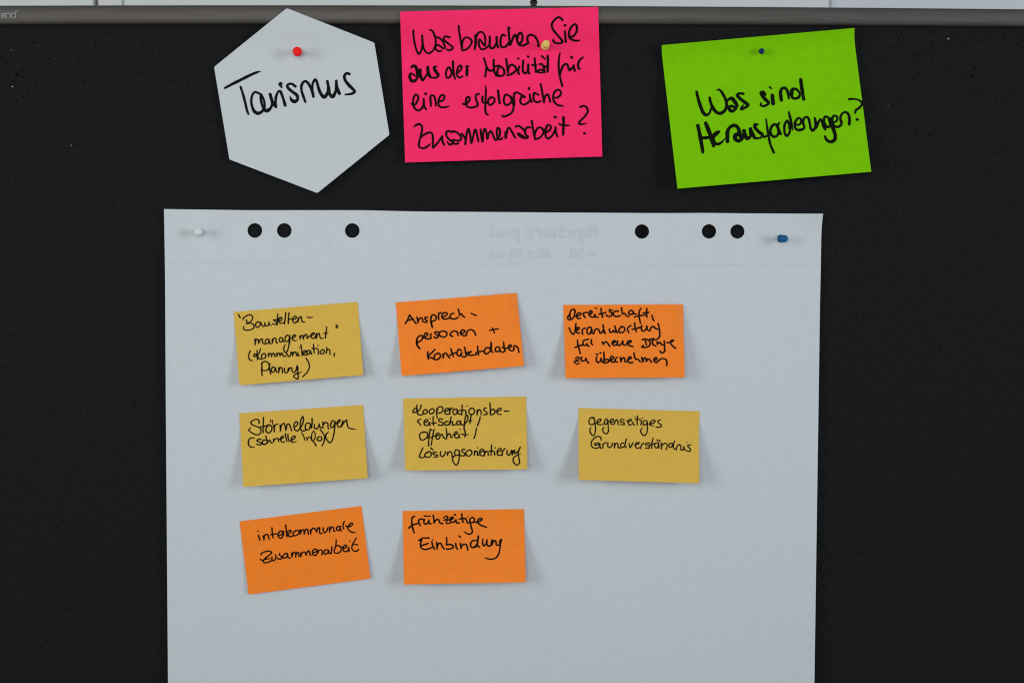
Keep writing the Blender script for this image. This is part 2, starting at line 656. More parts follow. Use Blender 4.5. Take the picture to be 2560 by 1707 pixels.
tag(sheet, 'large white flipchart sheet with six punched holes, pinned to the black felt', 'flipchart sheet')

# perforation line under the holes
pl = hz(400, 500, 2.8, [(36, 441), (700, 443), (1400, 446), (2352, 452)]) + hz(1200, 500, 2.6727, [(400, 430), (1000, 431), (1600, 433), (2274, 436)])
pl = np.array(pl)
px = np.linspace(pl[0, 0], pl[-1, 0], 260)
py = np.interp(px, pl[:, 0], pl[:, 1])
pv = []
for s in (-0.55, 0.55):
    q = np.stack([px, py + s], 1)
    pv.append(place(q, sheet_h(q) + 0.00010))
pv = np.vstack(pv)
N = len(px)
link('perforation_line', pv, [(i, i + N, i + N + 1, i + 1) for i in range(N - 1)], M_PERF, sheet, origin=pv.mean(0))


# mirrored print showing through from the back of the sheet
def mirrored(text, xl, xr, yt, yb, bold, spacing=1.0):
    cu = bpy.data.curves.new('print', 'FONT')
    cu.body = text
    cu.offset = bold
    cu.space_character = spacing
    cu.resolution_u = 3
    tmp = bpy.data.objects.new('print', cu)
    COL.objects.link(tmp)
    dg = bpy.context.evaluated_depsgraph_get()
    me = bpy.data.meshes.new_from_object(tmp.evaluated_get(dg))
    v = np.array([tuple(p.co) for p in me.vertices])[:, :2]
    f = [tuple(p.vertices) for p in me.polygons]
    bpy.data.objects.remove(tmp)
    lo, hi = v.min(0), v.max(0)
    u = (v - lo) / (hi - lo)
    q = np.stack([xr - u[:, 0] * (xr - xl), yb - u[:, 1] * (yb - yt)], 1)
    w = place(q, sheet_h(q) + 0.00010)
    return link('printed_text', w, [t[::-1] for t in f], M_PRINT, sheet, origin=w.mean(0))


mirrored('flipchart pad', 1223, 1498, 561, 606, 0.030)
mirrored('= 20     68 x 98 cm', 1224, 1488, 620, 647, 0.034)


# ------------------------------------------------------------------ moderation cards on the felt
HEXP = zoomed(520, 0, 3.1355, [(612, 71), (627, 70), (1296, 334), (1305, 345), (1421, 1052), (1417, 1062), (862, 1510), (848, 1511), (172, 1252),
                               (167, 1244), (49, 533), (55, 521)])


def hex_h(px):
    px = np.asarray(px, float).reshape(-1, 2)
    y = px[:, 1]
    t = np.clip((150 - y) / 125, 0, 1)
    return 0.0016 + 0.0100 * t * t * (3 - 2 * t) + 0.0045 * np.clip((y - 130) / 350, 0, 1) ** 1.3 \
        + 0.0025 * np.clip((px[:, 0] - 760) / 210, 0, 1) ** 2 + 0.002 * np.clip((720 - px[:, 0]) / 180, 0, 1) ** 2


hexc = cdt_paper('hexagonal_card', HEXP, [], hex_h, 9, M_HEX, 0.0004)
tag(hexc, 'white hexagonal card reading Tourismus, held by a red pin', 'card', 'cards pinned along the top of the board')

write(hexc, [(530, 160, 8.4, 44, """270,510,36 400,440,50 600,340,54 800,240,50 940,180,40 1020,160,16
600,485,40 650,640,44 700,830,46 735,980,44 765,1055,38
1020,640 960,610,42 900,595,40 850,650,42 825,770,44 840,890,46 890,1000,56 970,1040,64 1050,1000,50 1100,920,44 1105,850,40 1085,750,40 1030,645,44
1030,645,44 1020,700,44 1035,800,44 1075,920,46 1120,980,60 1170,980,66 1230,930,50 1260,850,44 1245,740 1220,640,46
1220,640,50 1245,730,56 1285,830,56 1340,900,52 | 1340,900,48 1335,780,48 1350,670,46 1400,580,44 1430,575,46 1470,660,48 1510,780,50 1535,870,54
1470,425,28 1440,405,40 1410,425,36 1440,460,44 1465,500,26
1750,475,46 1690,430,46 1630,420,46 1580,460,46 1600,510,50 1690,590,54 1780,660,56 1800,730,50 1770,780,60 1720,790,66 1670,760,50 1635,680,18
1960,800,44 1920,690,48 1880,560,46 1885,440,46 1950,365,48 2010,400,48 2070,500,48 2110,600,52 2130,690,46
2110,560,40 2105,480,44 2125,390,44 2170,330,44 2200,380,48 2240,520,54 2280,620,58 2330,690,64"""),
             (520, 0, 3.1355, 20, """898,757,23 915,760,26 940,720,19 940,660,18 935,638,17 | 935,638,18 945,690,20 955,740,22 975,760,24 998,725,19 1005,660,17 1005,636,17
1005,636,18 1012,690,20 1030,735,22
1108,583,18 1090,575,18 1070,595,18 1075,630,20 1105,670,22 1140,705,20 1150,722,18 1120,738,16 1078,743,13""")],
      hex_h, ink(C_HEX), step=0.6)


def pink_h(u, v, px):
    y = px[:, 1]
    t = np.clip((150 - y) / 115, 0, 1)
    return 0.0020 + 0.0100 * t * t * (3 - 2 * t) + 0.005 * np.clip((y - 125) / 270, 0, 1) ** 1.4 \
        + 0.0012 * np.sin(u * 5 + .5) * v


pz = lambda t: zoomed(980, 0, 3.7339, t)
pq = Quad(pz([(75, 112), (123, 1518)]), pz([(1925, 68), (1963, 1462)]), pink_h)
pink = pq.build('rectangular_card', M_PINK, 0.00035, 60, 120)
tag(pink, 'bright pink rectangular card asking Was brauchen Sie, overlapping the rail', 'card', 'cards pinned along the top of the board')
write(pink, [(1020, 30, 8.709, 37, """116,410 120,520 140,660 170,790 205,880 235,920 270,890 300,800 316,720 310,600 308,515,32
308,515,34 318,640 325,730 350,820 390,880 450,905 520,870 570,800 600,710 600,600 570,500 530,420 485,395
590,560 630,555 690,580 750,640 795,730 800,790 | 770,800 700,750 640,722 608,740 600,790 625,840 680,862 730,850,30
905,560 850,540 800,545 775,580 800,630 870,690 940,740 978,775 950,820 890,838 848,825
1103,310 1110,400 1130,540 1155,680 1178,835 | 1180,700 1195,630 1230,575 1290,560 1350,590 1390,640 1370,710 1320,780 1250,830 1182,845
1465,515 1465,620 1460,740 1450,815 | 1478,700 1485,580 1510,490 1560,445 1620,450 1660,500 1680,580 1685,660 1675,735
1660,735 1620,680 1570,610 1550,610 1542,680 1555,760 1600,815 1650,815 1710,780 1765,730
70,1215 105,1180,50 145,1180,56 190,1250,60 200,1330,50 195,1395,36 | 170,1410,28 110,1360 65,1345 40,1380,50 45,1450,58 85,1510,60 140,1505,56 200,1450,40 250,1350,40
265,1265,58 265,1350,60 285,1430,56 320,1490,48 370,1430,40 425,1330 432,1210,56 | 432,1210,58 432,1290,62 455,1370,64 490,1425,48
620,1195 570,1205,48 575,1250,54 620,1320,58 660,1380,54 630,1425,40 560,1440,34 510,1430,34
900,1210 860,1230 830,1310 825,1390 860,1440 910,1420 950,1350 932,1280 905,1215
978,1080,42 980,1160,44 985,1280,44 1000,1380,42 1025,1460,38
1095,1320 1150,1260 1165,1190 1130,1170 1090,1220 1065,1310 1075,1400 1130,1435 1190,1400,32
1280,1190,50 1285,1260,54 1280,1385,52 ; 1285,1230,30 1310,1190,30 1325,1182,26
1650,1010 1680,1100 1705,1200 1695,1320 1680,1415"""),
             (1220, 30, 7.838, 37, """32,485 35,560 30,640 45,700 75,720 110,705 150,650 170,590 168,495 | 168,495 170,580 180,650 200,700
330,470 290,450 265,480 245,560 245,640 270,690 320,695 370,660 410,610
425,318 405,312 405,400 415,500 432,655 | 432,655 450,620 480,540 510,470 535,455 560,520
560,520 578,590 610,622 645,605 672,545 676,470 640,415 600,440 578,520 578,590 610,645 670,665 740,640 792,612
790,605 775,560 770,510 800,462 860,457 920,485 960,550 985,620 990,680
1462,170 1430,130 1385,110 1330,135 1280,190 1250,260 1265,330 1320,410 1390,490 1440,550 1460,590 1430,615 1370,620 1310,605 1280,570 1280,530,14
1505,385 1515,470 1525,592,40 ; 1503,270,42 1516,268,42
1600,490 1650,490 1700,450 1740,370 1740,290 1710,245 1660,270 1610,340 1585,430 1600,510 1660,555 1740,570 1800,558,22
-20,1090 20,1150 60,1155 105,1140
112,940 110,1010 115,1100 130,1190 165,1255
150,1070 210,1060 270,1090 320,1160 310,1230 250,1260 200,1250 182,1200 190,1130 225,1080
355,928 370,1020 380,1110 390,1190 | 390,1150 410,1090 440,1045 490,1045 540,1090 552,1130 520,1180 450,1225 378,1245
612,1075 595,1130 590,1190 610,1222 ; 588,920,34 600,912,36
690,960 685,1040 680,1130 700,1190 730,1205 770,1180 785,1110 788,1035 | 788,1110 790,1180 810,1212 ; 780,875,38 795,885,38
915,915 920,1000 930,1100 940,1180 ; 862,1045,34 900,1045 945,1050,34
1010,1030 1050,1025 1080,1060 1095,1110 1110,1185 ; 1090,1150,34 1030,1135,34 985,1150,34 975,1180,34 1030,1192,34 1090,1185,34 ; 1080,1060 1140,1080
1170,870,42 1172,960,42 1170,1070,42 1168,1175,38 ; 1055,870,38 1070,885,38 ; 1105,918,40 ; 1075,885,22 1105,920,22
1412,800,16 1395,880,30 1385,1000 1385,1100 1400,1220 1425,1340 1455,1455
1415,1210 1440,1130 1480,1050 1530,1020 1560,1050 1580,1110 1600,1150 | 1600,1150 1650,1100 1680,1050 | 1680,1050 1685,1100 1700,1155
1638,888,44 1642,903,44 ; 1862,892,30 1815,930 1775,990 1765,1060 1775,1110 1793,1118,42"""),
             (1010, 200, 8.252, 37, """160,490,40 175,515,40 | 175,515 230,510 270,450 295,380 270,310 235,310 200,370 190,450 200,540 240,610 300,635 350,605 395,545 405,480
405,398 410,470 425,560 455,610 ; 440,290,42 455,290,42
555,540 550,450 545,350 570,320 610,330 640,390 655,470 655,535
710,450 770,440 820,400 835,340 795,310 750,340 715,430 710,510 750,560 820,570 890,555 940,542,14
1215,495 1270,510 1320,465 1355,410 1345,360 1310,350 1285,400 1275,480 1300,550 1370,575 1450,565 1515,540 | 1520,500 1500,440 1480,370 1490,310 1545,290
1620,345 1615,410 1620,460 1660,475 1710,475 ; 1685,125,22 1690,220,32 1685,340 1680,480 1675,590 1690,690 1730,722
1780,365 1740,420 1740,490 1770,520 1820,500 1870,430 1850,375 1790,360
1940,220,42 1950,310,42 1960,400,42 1975,485,40
190,985,10 240,940,38 300,915,42 360,940 375,1010 360,1100 335,1200 310,1290 310,1370 360,1410 430,1405 500,1360 555,1310,12
340,1190 420,1130 500,1092 560,1090 590,1140 595,1250 595,1400 | 600,1400 660,1340 730,1250 790,1165 | 790,1165 790,1250 825,1342
990,1085 920,1055 875,1080 875,1150 930,1230 1010,1290 980,1330 930,1330 885,1260,12
1000,1060 1080,1080 1150,1140 1180,1200 1150,1250 1080,1252 1012,1240 | 1012,1240 1012,1290 1060,1325 1110,1310 1130,1290,14
1190,1115 1230,1160 1265,1230 1265,1330 | 1275,1250 1300,1080 1330,1010 1355,1090 1385,1300 | 1390,1300 1430,1160 1460,1040 1480,1030 1505,1120 1535,1275
1580,1025 1590,1130 1615,1275 | 1620,1275 1640,1080 1665,1010 1700,1090 1715,1215 | 1720,1215 1750,1110 1785,1060 1820,1100 1860,1200 1890,1245 1930,1220
1895,1245 1950,1190 1980,1110 1970,1020 1932,990 1915,1080 1930,1190 1960,1225 2010,1220 2045,1180,14"""),
             (1240, 200, 8.252, 37, """300,350 250,320 200,305 170,360 162,430 180,500 230,520 300,480 340,420
295,340,34 320,380,50 345,450,50 360,520,38 360,600 330,670 270,720 190,752 138,755,34 127,715,14 ; 330,400,50 375,520,40
378,500 375,420 372,330 390,272 440,265 500,295 585,355,50
585,355 545,330 510,390 502,450 530,500 590,510 650,480 700,430
697,305 705,380 738,455 ; 685,168,40 682,190,40
875,312 830,285 790,272 772,350 790,430 850,465 925,435,32
922,90 940,180 960,300 990,465 | 990,465 1000,390 1030,320 1065,302 1095,360 1118,455
1200,370 1260,368 1320,330 1340,260 1300,208 1240,220 1190,290 1177,370 1200,450 1270,520 1340,535 1388,545,20
195,1085,42 195,1140,44 200,1200,42 | 205,1200 220,1110 250,1000 275,990 310,1040 395,1195
405,965 460,950 530,990 590,1060 620,1140 660,1172 | 655,1190 590,1202,40 510,1165,56 455,1110,44 530,1150,46 590,1185,34 ; 600,1100 610,1020 650,980 715,985,32
737,850 755,960 775,1070 800,1215 | 800,1130 820,1060 870,990 930,990 980,1050 960,1130 890,1200 807,1225
1000,1030,44 1020,1085 1080,1060 1130,1000 1120,945 1070,932 1030,1010 1020,1100 1032,1180 1080,1210 1140,1170 1190,1100 1225,1020 1230,975 | 1230,975 1235,1080 1268,1168
1210,765,42 1235,775,42
1392,775,46 1395,880,46 1390,1010,46 1385,1135,42 ; 1302,910,34 1380,940,38 1512,940,26
1737,560 1810,540 1870,570 1895,640 1860,720 1790,800 1720,870 1708,898 1760,918 1862,900,18 ; 1824,1102,46 1832,1106,46""")],
      pq.height, ink(C_PINK), step=0.6)


def green_h(u, v, px):
    return 0.0018 + 0.0075 * np.clip((0.16 - v) / 0.16, 0, 1) ** 1.5 + 0.010 * np.clip((v - 0.16) / 0.84, 0, 1) ** 1.3 \
        + 0.004 * (np.abs(u - 0.5) * 2) ** 2 * np.clip(v * 2 + .3, 0, 1)


gz = lambda t: zoomed(1620, 50, 3.485, t)
gq = Quad(gz([(120, 222), (121, 290), (128, 360), (140, 460), (257, 1470)]), gz([(1799, 73), (1798, 145), (1804, 230), (1945, 1323)]), green_h)
green = gq.build('rectangular_card', M_GREEN, 0.00035, 60, 60)
tag(green, 'lime green rectangular card reading Was sind Herausforderungen, tilted, right of the pink card', 'card',
    'cards pinned along the top of the board')
write(green, [(1720, 180, 7.467, 46, """160,372,40 190,500,48 240,660,54 290,770,54 345,808,48 400,770,38 430,690,34
405,485,40 425,580,48 470,680,54 540,760,54 610,775,52 680,730,50 720,640,48 710,540,48 660,430,44 610,355,38 570,332,32 537,345,18
750,525,46 810,492,52 860,540,66 910,630,58 880,680,46 830,640,40 780,650,52 772,700,52 820,735,54 880,715,28 920,695,8
1035,410,40 960,405,44 920,435,48 960,490,54 1060,570,54 1122,620,48 1080,660,42 992,698,40 1020,640,34 1035,622,22
1445,428,36 1410,380,44 1365,390,54 1390,450,54 1460,530,54 1510,580,44 1470,620,38 1400,640,38 1357,620,34 1365,575,22
1575,438,58 1580,510,64 1590,590,60 ; 1522,285,30 1560,315,26
185,1005,54 210,1120,58 245,1300,62 278,1500,48 ; 332,962,62 380,1080,66 430,1220,68 478,1385,48 ; 262,1235,46 340,1230,52 430,1220,54
450,1220,54 530,1170,46 585,1112,28 540,1120,32 480,1180,48 472,1260,54 500,1330,52 560,1350,48 620,1320,36 700,1240,14
738,1300,56 735,1200,64 740,1110,58 790,1030,54 870,1000,54 930,1040,58 965,1150,62 985,1230,50
985,1230,54 960,1170,58 890,1180,66 880,1250,62 940,1290,58 1010,1250,46 1042,1130,40
1045,1100,62 1065,1180,64 1110,1245,58 1160,1210,46 1165,1110,46 1165,1065,56 | 1165,1065,58 1195,1150,64 1245,1230,54
1300,985,36 1250,985,44 1250,1030,54 1310,1110,54 1390,1180,48 1370,1220,36 1310,1240,36 1250,1240,36
1458,885,26 1475,1010,34 1500,1180,38 1540,1360,38 1602,1505,38 ; 1425,1222,34 1450,1205,38 1530,1185,24
1670,985,36 1600,985,42 1545,1060,42 1550,1160,42 1610,1215,42 1680,1170,42 1690,1070 1655,1000 ; 1705,948,26 1680,1010,36 1700,1090,42 1730,1160,42"""),
              (1930, 200, 8.254, 46, """195,420,56 180,330,62 180,240,58 210,180,48 270,170,48 320,240,54 350,390,34
430,185,46 410,230,66 405,310,62 430,375,48 490,388,44 560,350,48 570,280,38 520,210,44 460,182,44 ; 594,-5,56 600,60,62 620,200,64 655,400,54
340,900,38 315,840,40 270,900,44 255,1010,44 270,1120,44 310,1155,44 360,1090,42 372,1000,44 350,890,40 ; 345,660,32 375,780,44 400,900,48 425,1040,20 ; 352,880,38 368,1000,56
490,920,38 550,930,38 600,880,38 590,805,38 545,790,42 490,850,44 470,930,44 490,1010,46 560,1040,48 640,1015,46 678,990,28
670,975,42 645,890,42 652,810,42 710,765,42 755,800,44 780,900,44 800,1000,46 840,1045,48 885,1000,44 895,900,42 882,785,36
882,785,36 905,880,42 915,1000,30 | 925,980,34 960,870,42 1005,812,38 1040,880,48 1070,960,56 1103,1030,38
1160,775,38 1100,757,42 1072,820,44 1090,920,48 1150,975,48 1205,940,48 1180,810,54 ; 1180,800,56 1220,900,64 1280,1050,64 1305,1160,64 1290,1240,62 1210,1280,58 1130,1240,52 1092,1165,36
1235,880,56 1300,870,38 1350,820,38 1330,752,38 1280,740,42 1242,800,48 1250,900,56 1300,960,44 1370,970,44 1430,920,44 1440,850,36
1422,870,42 1415,760,42 1460,690,42 1520,667,42 1580,720,46 1600,820,54 1595,918,46
1592,400,38 1680,395,34 1780,415,34 1845,460,38 1855,510,40 1800,580,42 1730,630,42 1718,685,36 ; 1755,818,50 1765,822,50""")],
      gq.height, ink(C_GREEN, 0.10), step=0.6)

# ------------------------------------------------------------------ sticky notes on the sheet
S = 5.88


def note(ox, oy, left, right, colour, label, text, width, lift=0.010, power=1.7, cornerTR=0.0, cornerBL=0.0, cornerBR=0.0, swell=0.0):
    def h(u, v, px):
        z = sheet_h(px) + 0.0004 + lift * np.clip((v - 0.12) / 0.88, 0, 1) ** power
        z = z + swell * np.sin(np.pi * u) * v
        if cornerTR:
            # the corner is creased: a ridge, then the tip falls back towards the sheet
            d = (u - 0.925) / 0.075 - v * 1.3
            z = z + cornerTR * np.where(d > 0, np.clip(1 - d, 0, 1) ** 0.8, np.exp(-(d / 3.0) ** 2)) * np.exp(-(v / 0.7) ** 2)
        if cornerBL:
            z = z + cornerBL * np.clip(1 - u * 5 - (1 - v) * 4, 0, 1) ** 1.5
        if cornerBR:
            z = z + cornerBR * np.clip(1 - (1 - u) * 5 - (1 - v) * 4, 0, 1) ** 1.5
        return z

    q = Quad(zoomed(ox, oy, S, left), zoomed(ox, oy, S, right), h)
    ob = q.build('sticky_note', M_ORA if colour == 'o' else M_YEL, 0.00014, 64, 40)
    tag(ob, label, 'sticky note', 'sticky notes on the flipchart sheet')
    write(ob, [(ox, oy, S, width, text)], q.height, ink(C_ORA if colour == 'o' else C_YEL), step=0.5, bold=1.05)
    return ob


note(560, 740, [(142, 232), (228, 1310)], [(1965, 85), (2048, 1160)], 'y',
     'yellow note reading Baustellenmanagement, first note of the top row', """210,265,13 225,295,22 240,325,13
280,345 285,325 330,290 390,275 420,310 405,360 350,400 335,410 | 335,410 335,380 330,352
340,405 400,400 440,430 430,475 370,500 310,498 285,475 295,440,14
520,385 490,380 465,415 475,455 500,460 530,420 540,385 555,430 575,445 600,430 598,395 | 600,395 605,430 630,440 655,420 660,385 | 660,385 665,415 690,430
728,350 775,390 765,415 715,408 ; 790,265 787,330 782,425 ; 745,350,16 830,330,16
810,370 848,350 848,320 825,315 805,350 815,390 850,400 882,390,14 ; 908,245 900,320 888,410 ; 955,245 947,330 945,405 ; 942,345,16 1000,332,16
1005,345 1040,340 1065,310 1045,295 1015,320 1010,365 1040,395 1075,370 1095,320 | 1090,330 1085,380 1100,330 1130,300 1140,340 1155,380 1190,378,14
1225,310 1265,318 1305,308,12
455,630 455,670 457,715 | 460,680 480,635 500,640 510,695 | 515,680 540,635 560,630 570,690 595,705
660,640 625,635 605,670 620,700 650,690 665,640 670,690 690,700
710,630 710,690 | 712,670 735,620 760,620 770,685 790,690,14
860,620 830,610 812,640 825,675 855,665 865,625 868,660 885,672
960,590 930,575 900,610 900,655 925,670 955,640 965,580 ; 965,580,20 965,650,24 950,740 930,810 905,832 880,790 885,740 910,705,8
990,620 1040,600 1055,580 1030,570 1005,600 1010,640 1040,655 1080,650,9
1115,585 1118,630 | 1120,620 1140,580 1155,580 1165,635 | 1168,620 1190,570 1210,565 1225,620 1250,590
1250,590 1300,575 1330,550 1315,540 1285,560 1280,600 1305,625 1340,600 1360,550 | 1358,560 1355,625 1375,560 1400,550 1410,600 1430,625 1470,610,9
1510,455 1500,530 1490,620 ; 1465,550 1530,542,10 ; 1652,420,15 1648,455,17 1650,470,15 ; 1672,435,14 1670,470,14
385,805 365,860 365,910 390,945 425,945,12
485,800 488,860 490,935 ; 535,775 520,830 480,870 445,890 435,870 455,850 490,870 510,915 550,930
580,845 550,875 555,910 590,915 615,880 600,845 575,845
650,840 655,890 | 658,870 680,840 695,850 700,890 | 702,870 725,840 740,850 750,890
770,840 780,885 | 782,860 805,835 815,845 825,880 | 830,860 850,835 865,870 890,890 905,880
915,830 935,870 955,890 980,860 985,820
1005,825 1010,880 | 1012,860 1040,820 1055,825 1065,870 1085,880 | 1085,830 1090,870 1105,870 ; 1105,755
1130,715 1140,790 1150,875 | 1150,840 1190,800 1210,810 1180,840 1160,850 1200,870 1230,850
1265,800 1235,800 1220,840 1250,855 1270,810 1288,855
1315,710 1318,770 1325,835 ; 1295,770 1340,770 1375,775 1385,800 1385,855 ; 1382,725
1450,785 1415,815 1420,845 1455,845 1475,810 1455,785
1512,755 1510,790 1505,840 | 1510,800 1540,780 1555,800 1557,855 ; 1622,840 1618,885
558,1000,20 555,1090,22 560,1168,20 ; 555,1030 555,985 600,960 650,985 665,1040 640,1085 590,1095 565,1085
672,990 670,1070 685,1145 ; 750,1050 715,1045 695,1085 710,1120 740,1105 755,1055 765,1100 785,1120
805,1050 805,1125 | 808,1095 830,1050 850,1055 860,1130 ; 890,1060 890,1110 915,1130 940,1095 945,1060 | 945,1060 955,1085
950,1100 975,1050 995,1060 1005,1110 1040,1120 1060,1080 1075,1025 1085,1050 1080,1130
1150,1105,7 1100,1130 1040,1155 1022,1180 1050,1205 1085,1218 1090,1170 1080,1080
1205,912 1240,970 1255,1040 1225,1115 1155,1185""", 18.5, lift=0.0085)

note(960, 710, [(172, 270), (260, 1350)], [(1952, 132), (2058, 1203)], 'o',
     'orange note reading Ansprechpersonen and Kontaktdaten, its top right corner bent', """315,580 345,530 375,455 | 375,455 410,500 470,580 ; 345,535 430,515
485,490 500,565 | 500,550 520,510 550,495 565,520 570,550 ; 640,490 605,490 600,515 630,535 625,560 590,560
688,490 690,560 710,635 | 690,500 710,455 750,460 770,495 745,535 700,550
800,432 800,480 805,520 | 800,470 810,430 840,420 ; 870,480 910,465 930,435 900,420 860,440 850,485 880,515 930,510 970,495
1025,430 990,440 970,475 985,505 1030,515 1090,490 ; 1090,368 1105,420 1112,460 | 1110,450 1140,440 1155,465 1185,488
1282,432,22 1355,462,22
485,810,26 480,870,28 495,910,28 528,950,26 ; 480,810 510,770 550,755 570,785 545,830 500,855 480,870
590,785 630,760 640,725 615,720 590,750 595,790 630,805 685,800 | 690,800 685,760 692,730
800,705 750,705 750,730 790,755 790,785 745,785 735,775 ; 855,774,20 825,762 808,735 825,705 870,690 915,707 925,740 905,770 872,782
1010,770 975,755 985,715 1030,690 1070,700 1090,755
1115,715 1170,720 1190,690 1160,675 1130,695 1130,735 1170,760 1205,755 1215,730 | 1215,730 1230,690 1270,670 1320,690 1350,755
1550,680,22 1680,658,20 ; 1595,645,20 1625,722,18
645,995 640,1050 655,1105 ; 748,960 700,1010 650,1060 690,1080 730,1100
790,1020 750,1040 735,1080 755,1110 800,1100 830,1060 815,1020 785,1015
865,1030 870,1085 | 870,1070 890,1020 915,1015 935,1050 965,1085 ; 985,952 1000,1010 1020,1065 ; 968,1045 1020,1020 1070,1005
1140,980 1100,960 1075,1000 1080,1045 1110,1055 1145,1010 | 1130,1030 1145,1060 1190,1070 1225,1040
1185,928 1200,1010 1215,1045 ; 1215,1010 1285,990 1245,1020 1260,1045 1360,1035
1375,912 1380,980 1390,1040 ; 1350,1010 1400,995 1460,985 ; 1562,958 1540,935 1500,940 1475,985 1490,1025 1530,1015 1570,975
1575,858,26 1575,920,28 1578,985,26 1605,1005,20 ; 1690,920 1650,930 1635,970 1650,990 1690,985 1700,940 | 1700,940 1710,985 1750,1000 1775,985
1757,852 1765,920 1780,985 ; 1737,930 1800,945 1830,925
1830,935 1865,925 1870,900 1840,900 1830,935 1850,970 1890,980 1910,955 1905,920 | 1905,920 1930,905 1965,935 1985,1005""",
     23, lift=0.0095, cornerTR=0.0055)

note(1380, 740, [(165, 130), (200, 1205)], [(1928, 122), (1950, 1195)], 'o',
     'orange note reading Bereitschaft Verantwortung, rightmost of the top row', """268,320 262,270 270,230 300,195 335,205 335,250 320,310 280,345 240,345 230,310 250,278
350,300 400,285 425,260 400,245 370,265 360,300 380,330 420,325 ; 490,320 470,290 460,258 500,240 530,245
540,280 585,250 585,220 560,220 555,260 565,300 605,310 630,290 | 632,270 640,308 675,310 ; 638,176,20 652,184,20
720,182 725,240 745,310 ; 692,265 750,255 790,240 ; 885,210 850,200 845,225 880,250 870,290 830,300 795,280
975,225 940,220 905,245 905,280 940,300 1005,290 ; 1022,172 1030,230 1035,265 | 1035,265 1070,255 1090,290 1130,298
1190,225 1160,210 1130,235 1130,262 1190,262 1195,230 1210,262 1240,265
1305,182 1285,220 1280,290 1300,398 ; 1212,308 1260,295 1390,275 ; 1395,182 1390,240 1395,312 ; 1340,250 1422,240 ; 1470,282 1480,325 1498,362
250,468 290,545 320,560 340,500 352,402 ; 345,500 390,490 400,465 370,465 360,500 370,540 405,545
450,562 445,520 450,490 490,470 ; 575,460 540,460 515,495 520,545 550,560 575,520 580,480 | 585,490 590,545 615,550 625,510 660,480 690,500 705,545 720,545
750,422 760,490 782,548 ; 725,545 755,500,28 ; 760,505,30 775,538,32
845,482 848,525 865,535 905,505 | 905,505 915,530 940,520 ; 925,442 940,500 962,540 ; 1020,460 985,490 990,530 1035,535 1070,500 1055,455 1010,450
1130,540 1110,490 1125,455 1160,435 ; 1215,395 1220,460 1240,522 ; 1178,490 1230,480 1310,455
1320,432 1315,490 1340,515 1380,490 1395,440 | 1395,440 1400,490 1430,510 | 1440,510 1450,470 1490,445 1520,475 1560,490
1560,405 1575,470 1585,550 1575,610 1530,638 1435,635
375,648 380,720 400,780 415,842 ; 338,755 400,730 460,715 ; 455,680 460,720 490,725 515,700 | 515,700 525,730 545,740 ; 462,655 535,632
582,640 575,690 595,715 ; 735,670 755,710 | 755,705 790,670 815,690 850,738
880,700 920,680 935,660 900,660 885,690 900,720 950,720 | 965,662 965,710 990,728 1025,690 1040,660 | 1040,660 1050,715 1085,722
1095,700 1150,680 1165,660 1125,660 1105,690 1120,715 1190,745
1325,645 1360,630 1420,650 1445,690 1420,740 1350,755 1320,745 1345,725 ; 1370,648 1390,720 ; 1475,660 1485,710 1525,735 ; 1485,618
1545,670 1550,710 | 1550,705 1585,680 1610,710 1640,720 ; 1650,660 1655,740 1655,810 1620,835 1592,825 1590,805
1690,685 1750,675 1785,655 1770,645 1740,680 1770,730 1818,766
345,918,20 380,893,20 405,908,20 370,938,20 322,965,18 | 322,965,16 400,955,14 ; 335,982,16 365,1000,18 405,982,16
435,900 430,940 460,955 495,930 500,915 | 500,915 515,960 540,985 ; 660,890 650,940 675,975 710,955 720,915 | 720,915 735,960 760,970 ; 650,855 675,856 ; 708,832 718,838
762,825 765,890 765,945 | 765,950 800,930 835,940 830,965 790,980 748,975
850,945 890,925 905,900 875,885 855,920 870,960 905,970 930,945 | 928,925 930,960 960,970 ; 935,920 960,898
1005,900 1015,965 | 1015,950 1050,905 1070,920 1075,965 1110,960 ; 1115,940 1160,915 1160,895 1130,900 1115,950 1140,980 1185,975
1205,838 1215,900 1235,930 | 1230,925 1265,930 1300,968 ; 1320,900 1335,965 | 1335,960 1365,905 1380,915 1385,960 | 1385,960 1415,925 1440,940 1465,972
1495,945 1535,930 1540,910 1510,910 1500,950 1530,978 1560,955 1610,920 1665,925 1690,970 1685,1018""",
     23, lift=0.0115, power=1.4, cornerTR=0.006)

